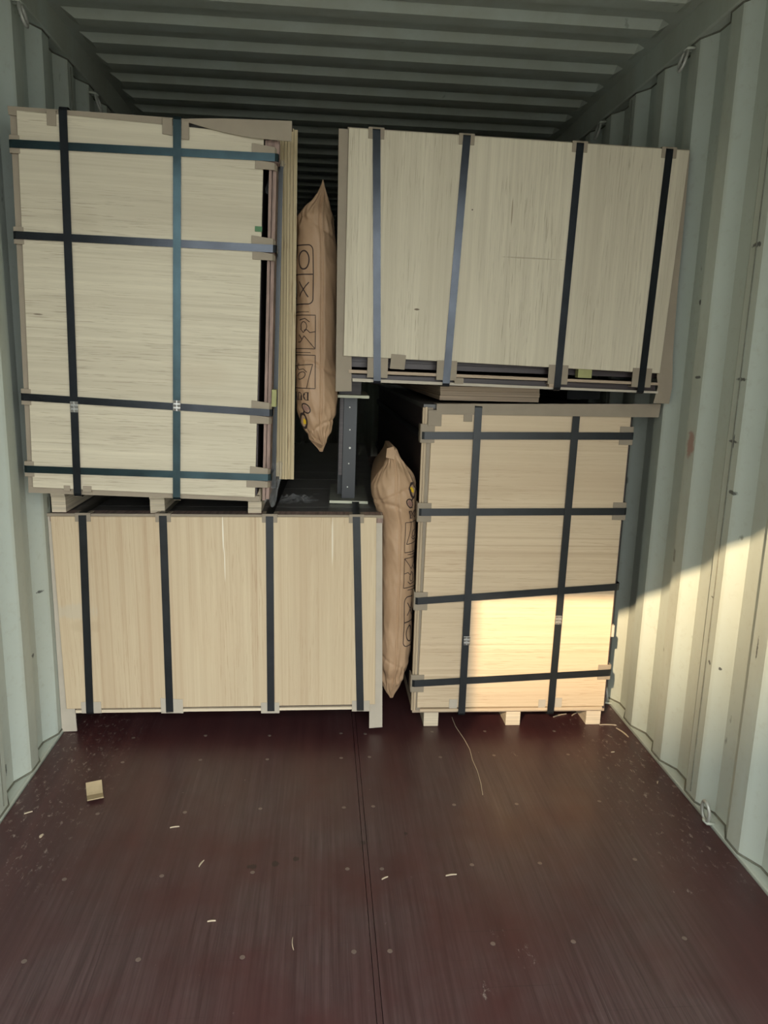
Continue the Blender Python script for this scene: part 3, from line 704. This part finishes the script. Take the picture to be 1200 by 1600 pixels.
for bag, root, cv in ((BL, BLr, conv_lo), (BU, BUr, conv_up)):
    bm0 = bag.build(root); prints(bag, root, cv)
    if bag is BL:      # folded paper flap at the top end
        MB().hexa([(.108,2.900,1.126),(.142,2.897,1.120),(.142,2.901,1.120),(.108,2.904,1.126),(.112,2.918,1.160),(.140,2.918,1.168),(.140,2.922,1.168),(.112,2.922,1.160)]).build('end_flap', 'kraft', root, 'folded paper tab at the top end')
    else:
        MB().hexa([(-.196,2.975,1.186),(-.150,2.968,1.150),(-.150,2.972,1.150),(-.196,2.979,1.186),(-.176,2.955,1.210),(-.138,2.935,1.165),(-.138,2.939,1.165),(-.176,2.959,1.210)]).build('end_flap', 'kraft', root, 'folded paper flap at the bottom end')
for root in (BLr, BUr):      # meshes were made in world coordinates
    for ch in [o for o in bpy.data.objects if o.parent == root]:
        ch.data.transform(Matrix.Translation(-Vector(root.location)))

# ------------------------------------------------------------------ lashing rings
def ring(loc, side, top, label):
    r = thing('lashing_ring', label, 'lashing ring', loc, group=None)
    sg = side
    d = -1 if top else 1; mb = MB(); n_ = 22
    pts = [(-sg*(.010 + (.018 if top else .006)*(1-math.cos(g))*.5), .024*math.sin(g), d*(.008+.034*(1-math.cos(g)))) for g in [2*math.pi*i/n_ for i in range(n_)]]
    mb.tube(pts, .0058, 8, True); mb.build('ring', 'wire', r, 'bare steel oval ring', smooth=True)
    pts = [(sg*.016, -.014, d*.002), (-sg*.010, -.013, d*.004), (-sg*.016, 0, d*.009), (-sg*.010, .013, d*.004), (sg*.016, .014, d*.002)]
    MB().tube(pts, .0055, 8).build('staple', 'steel', r, smooth=True)
    return r
ring((1.158,2.862,2.630), 1, True, 'lashing ring under the right top rail, the nearer of the two on that rail')
ring((1.158,3.717,2.630), 1, True, 'lashing ring under the right top rail, just above the upper right pack')
ring((-1.158,2.817,2.625), -1, True, 'lashing ring under the left top rail, in the top left corner of the photo')
ring((-1.158,3.663,2.615), -1, True, 'lashing ring under the left top rail, just above the upper left pack')
ring((1.166,2.150,.006), 1, False, 'lashing ring at the foot of the right wall, nearer the camera in open floor')
ring((1.160,3.045,.006), 1, False, 'lashing ring at the foot of the right wall, beside the lower right pack corner')

# ------------------------------------------------------------------ loose bits
# bent scrap of cardboard angle
c = thing('cardboard_scrap', 'bent square scrap of tan cardboard lying on the red-brown floor at left', 'cardboard scrap', (-.910, 2.385, .003), (0, 0, .35))
mb = MB(); pp = []
for i in range(9):
    t = i/8; y = -.034+.068*t; z = .004 + (.030*max(0, (t-.5)*2)**1.2 if t > .5 else .004*(1-2*t))
    pp.append((y, z))
for (a, b), (d, e) in zip(pp[:-1], pp[1:]):
    mb.hexa([(-.026,a,b),(.026,a,b),(.026,d,e),(-.026,d,e),(-.026,a,b+.004),(.026,a,b+.004),(.026,d,e+.004),(-.026,d,e+.004)])
mb.build('folded_sheet', plain('tan_cardboard', (.34,.26,.15), .75), c)

def crumple(name, label, loc, sx, sy, amp, seed, rot=(0,0,0), tall=0.0, rest=0.0):
    mb = MB(); N = 26
    for i in range(N+1):
        for j in range(N+1):
            u, v = i/N-.5, j/N-.5
            nz = abs(noise.noise(Vector((u*7+seed, v*7, seed))))*amp*1.6 + abs(noise.noise(Vector((u*19, v*19+seed, 1))))*amp*.5
            e = 1-max(abs(u), abs(v))*1.6
            wob = noise.noise(Vector((u*3+seed*2, v*3, 4)))*.25
            mb.v.append((u*sx*(1+wob), v*sy*(1+wob), rest + nz*max(.25, e)+tall*u))
    for i in range(N):
        for j in range(N): a = i*(N+1)+j; mb.f.append((a, a+N+1, a+N+2, a+1))
    o = mb.build(name, 'film', None, smooth=False); o.location = loc; o.rotation_euler = rot
    so = o.modifiers.new('thickness', 'SOLIDIFY'); so.thickness = .0006
    tag(o, label, 'plastic film'); return o
crumple('plastic_film', 'crumpled clear plastic film lying on the lower left pack below the plywood bundle', (-.255,3.17,.904), .20, .20, .018, 2.3)
crumple('plastic_film', 'clump of clear plastic film under the bottom right strap end of the upper left pack', (-.318,2.70,1.055), .045, .15, .03, 5.1, (math.radians(80),math.radians(10),math.radians(10)))
crumple('plastic_film', 'torn tail of clear plastic film hanging at the upper left pack top corner', (-.312,2.70,2.095), .026, .12, .016, 9.4, (math.radians(82),math.radians(28),0))

def splinter(x, y, L, ang, w, label, z=.0015, mat='splinter'):
    L *= .85; mb = MB(); N = 6; a = math.radians(ang); dx, dy = math.cos(a), math.sin(a); nx_, ny_ = -dy, dx; pr = []
    for i in range(N+1):
        t = i/N; ww = .6*w*(.35+.65*math.sin(math.pi*min(1, max(0, t*.85+.1))))/2; bend = .06*L*math.sin(math.pi*t)
        cx, cy = (t-.5)*L*dx+bend*nx_, (t-.5)*L*dy+bend*ny_
        pr.append([(cx-nx_*ww, cy-ny_*ww, -.001), (cx+nx_*ww, cy+ny_*ww, -.001), (cx+nx_*ww, cy+ny_*ww, .0018), (cx-nx_*ww, cy-ny_*ww, .0018+.001*t)])
    for p, q in zip(pr[:-1], pr[1:]): mb.hexa([p[0],p[1],q[1],q[0],p[3],p[2],q[2],q[3]])
    o = mb.build('wood_splinter', mat); o.location = (x, y, z); tag(o, label, 'wood splinter', None); return o
splinter(-.606,2.202,.034,10,.006,'short pale wood splinter on the floor, right of the cardboard scrap')
splinter(-.492,2.019,.036,70,.006,'pale wood splinter on the left floor, pointing towards the packs')
splinter(-.428,1.781,.026,5,.006,'small pale wood splinter on the floor, lowest one left of centre')
splinter(-1.013,2.173,.020,80,.014,'stubby white chip on the floor near the left wall, before the cardboard scrap')
splinter(-.205,1.69,.050,95,.0035,'long thin wood splinter on the near floor just left of the centre strip')
splinter(.905,2.935,.085,22,.010,'long wood splinter lying under the lower right pack, left of its right skid')
splinter(.975,2.945,.055,40,.008,'short wood splinter touching the left side of the right skid')
splinter(1.085,2.842,.085,-4,.010,'pale flat splinter lying in front of the lower right pack corner')
splinter(1.122,2.775,.095,-75,.011,'pale splinter near the right wall, pointing at the camera, beside the pack corner')
splinter(1.02,2.62,.018,10,.006,'tiny chip on the dusty floor strip near the right wall, farthest one')
splinter(.46,1.30,.018,-60,.006,'tiny pale chip on the near floor at lower right')
splinter(.254,1.934,.040,8,.007,'dull wood splinter on the floor just right of the centre strip')
splinter(.055,1.93,.026,30,.006,'small dull chip lying beside the centre strip')
splinter(-1.10,2.30,.030,30,.007,'thin wood chip against the left wall foot')
splinter(1.165-.06,2.40,.022,60,.006,'thin wood chip in the dust at the right wall foot')
pts = [(.427,2.93),(.428,2.85),(.445,2.74),(.452,2.66),(.447,2.58),(.450,2.50),(.446,2.42),(.437,2.345)]
mb = MB().tube([(x, y, .0018) for x, y in pts], .0013, 6)
o = mb.build('thin_thread', 'splinter'); tag(o, 'thin pale thread lying on the floor in front of the lower right pack', 'thread')
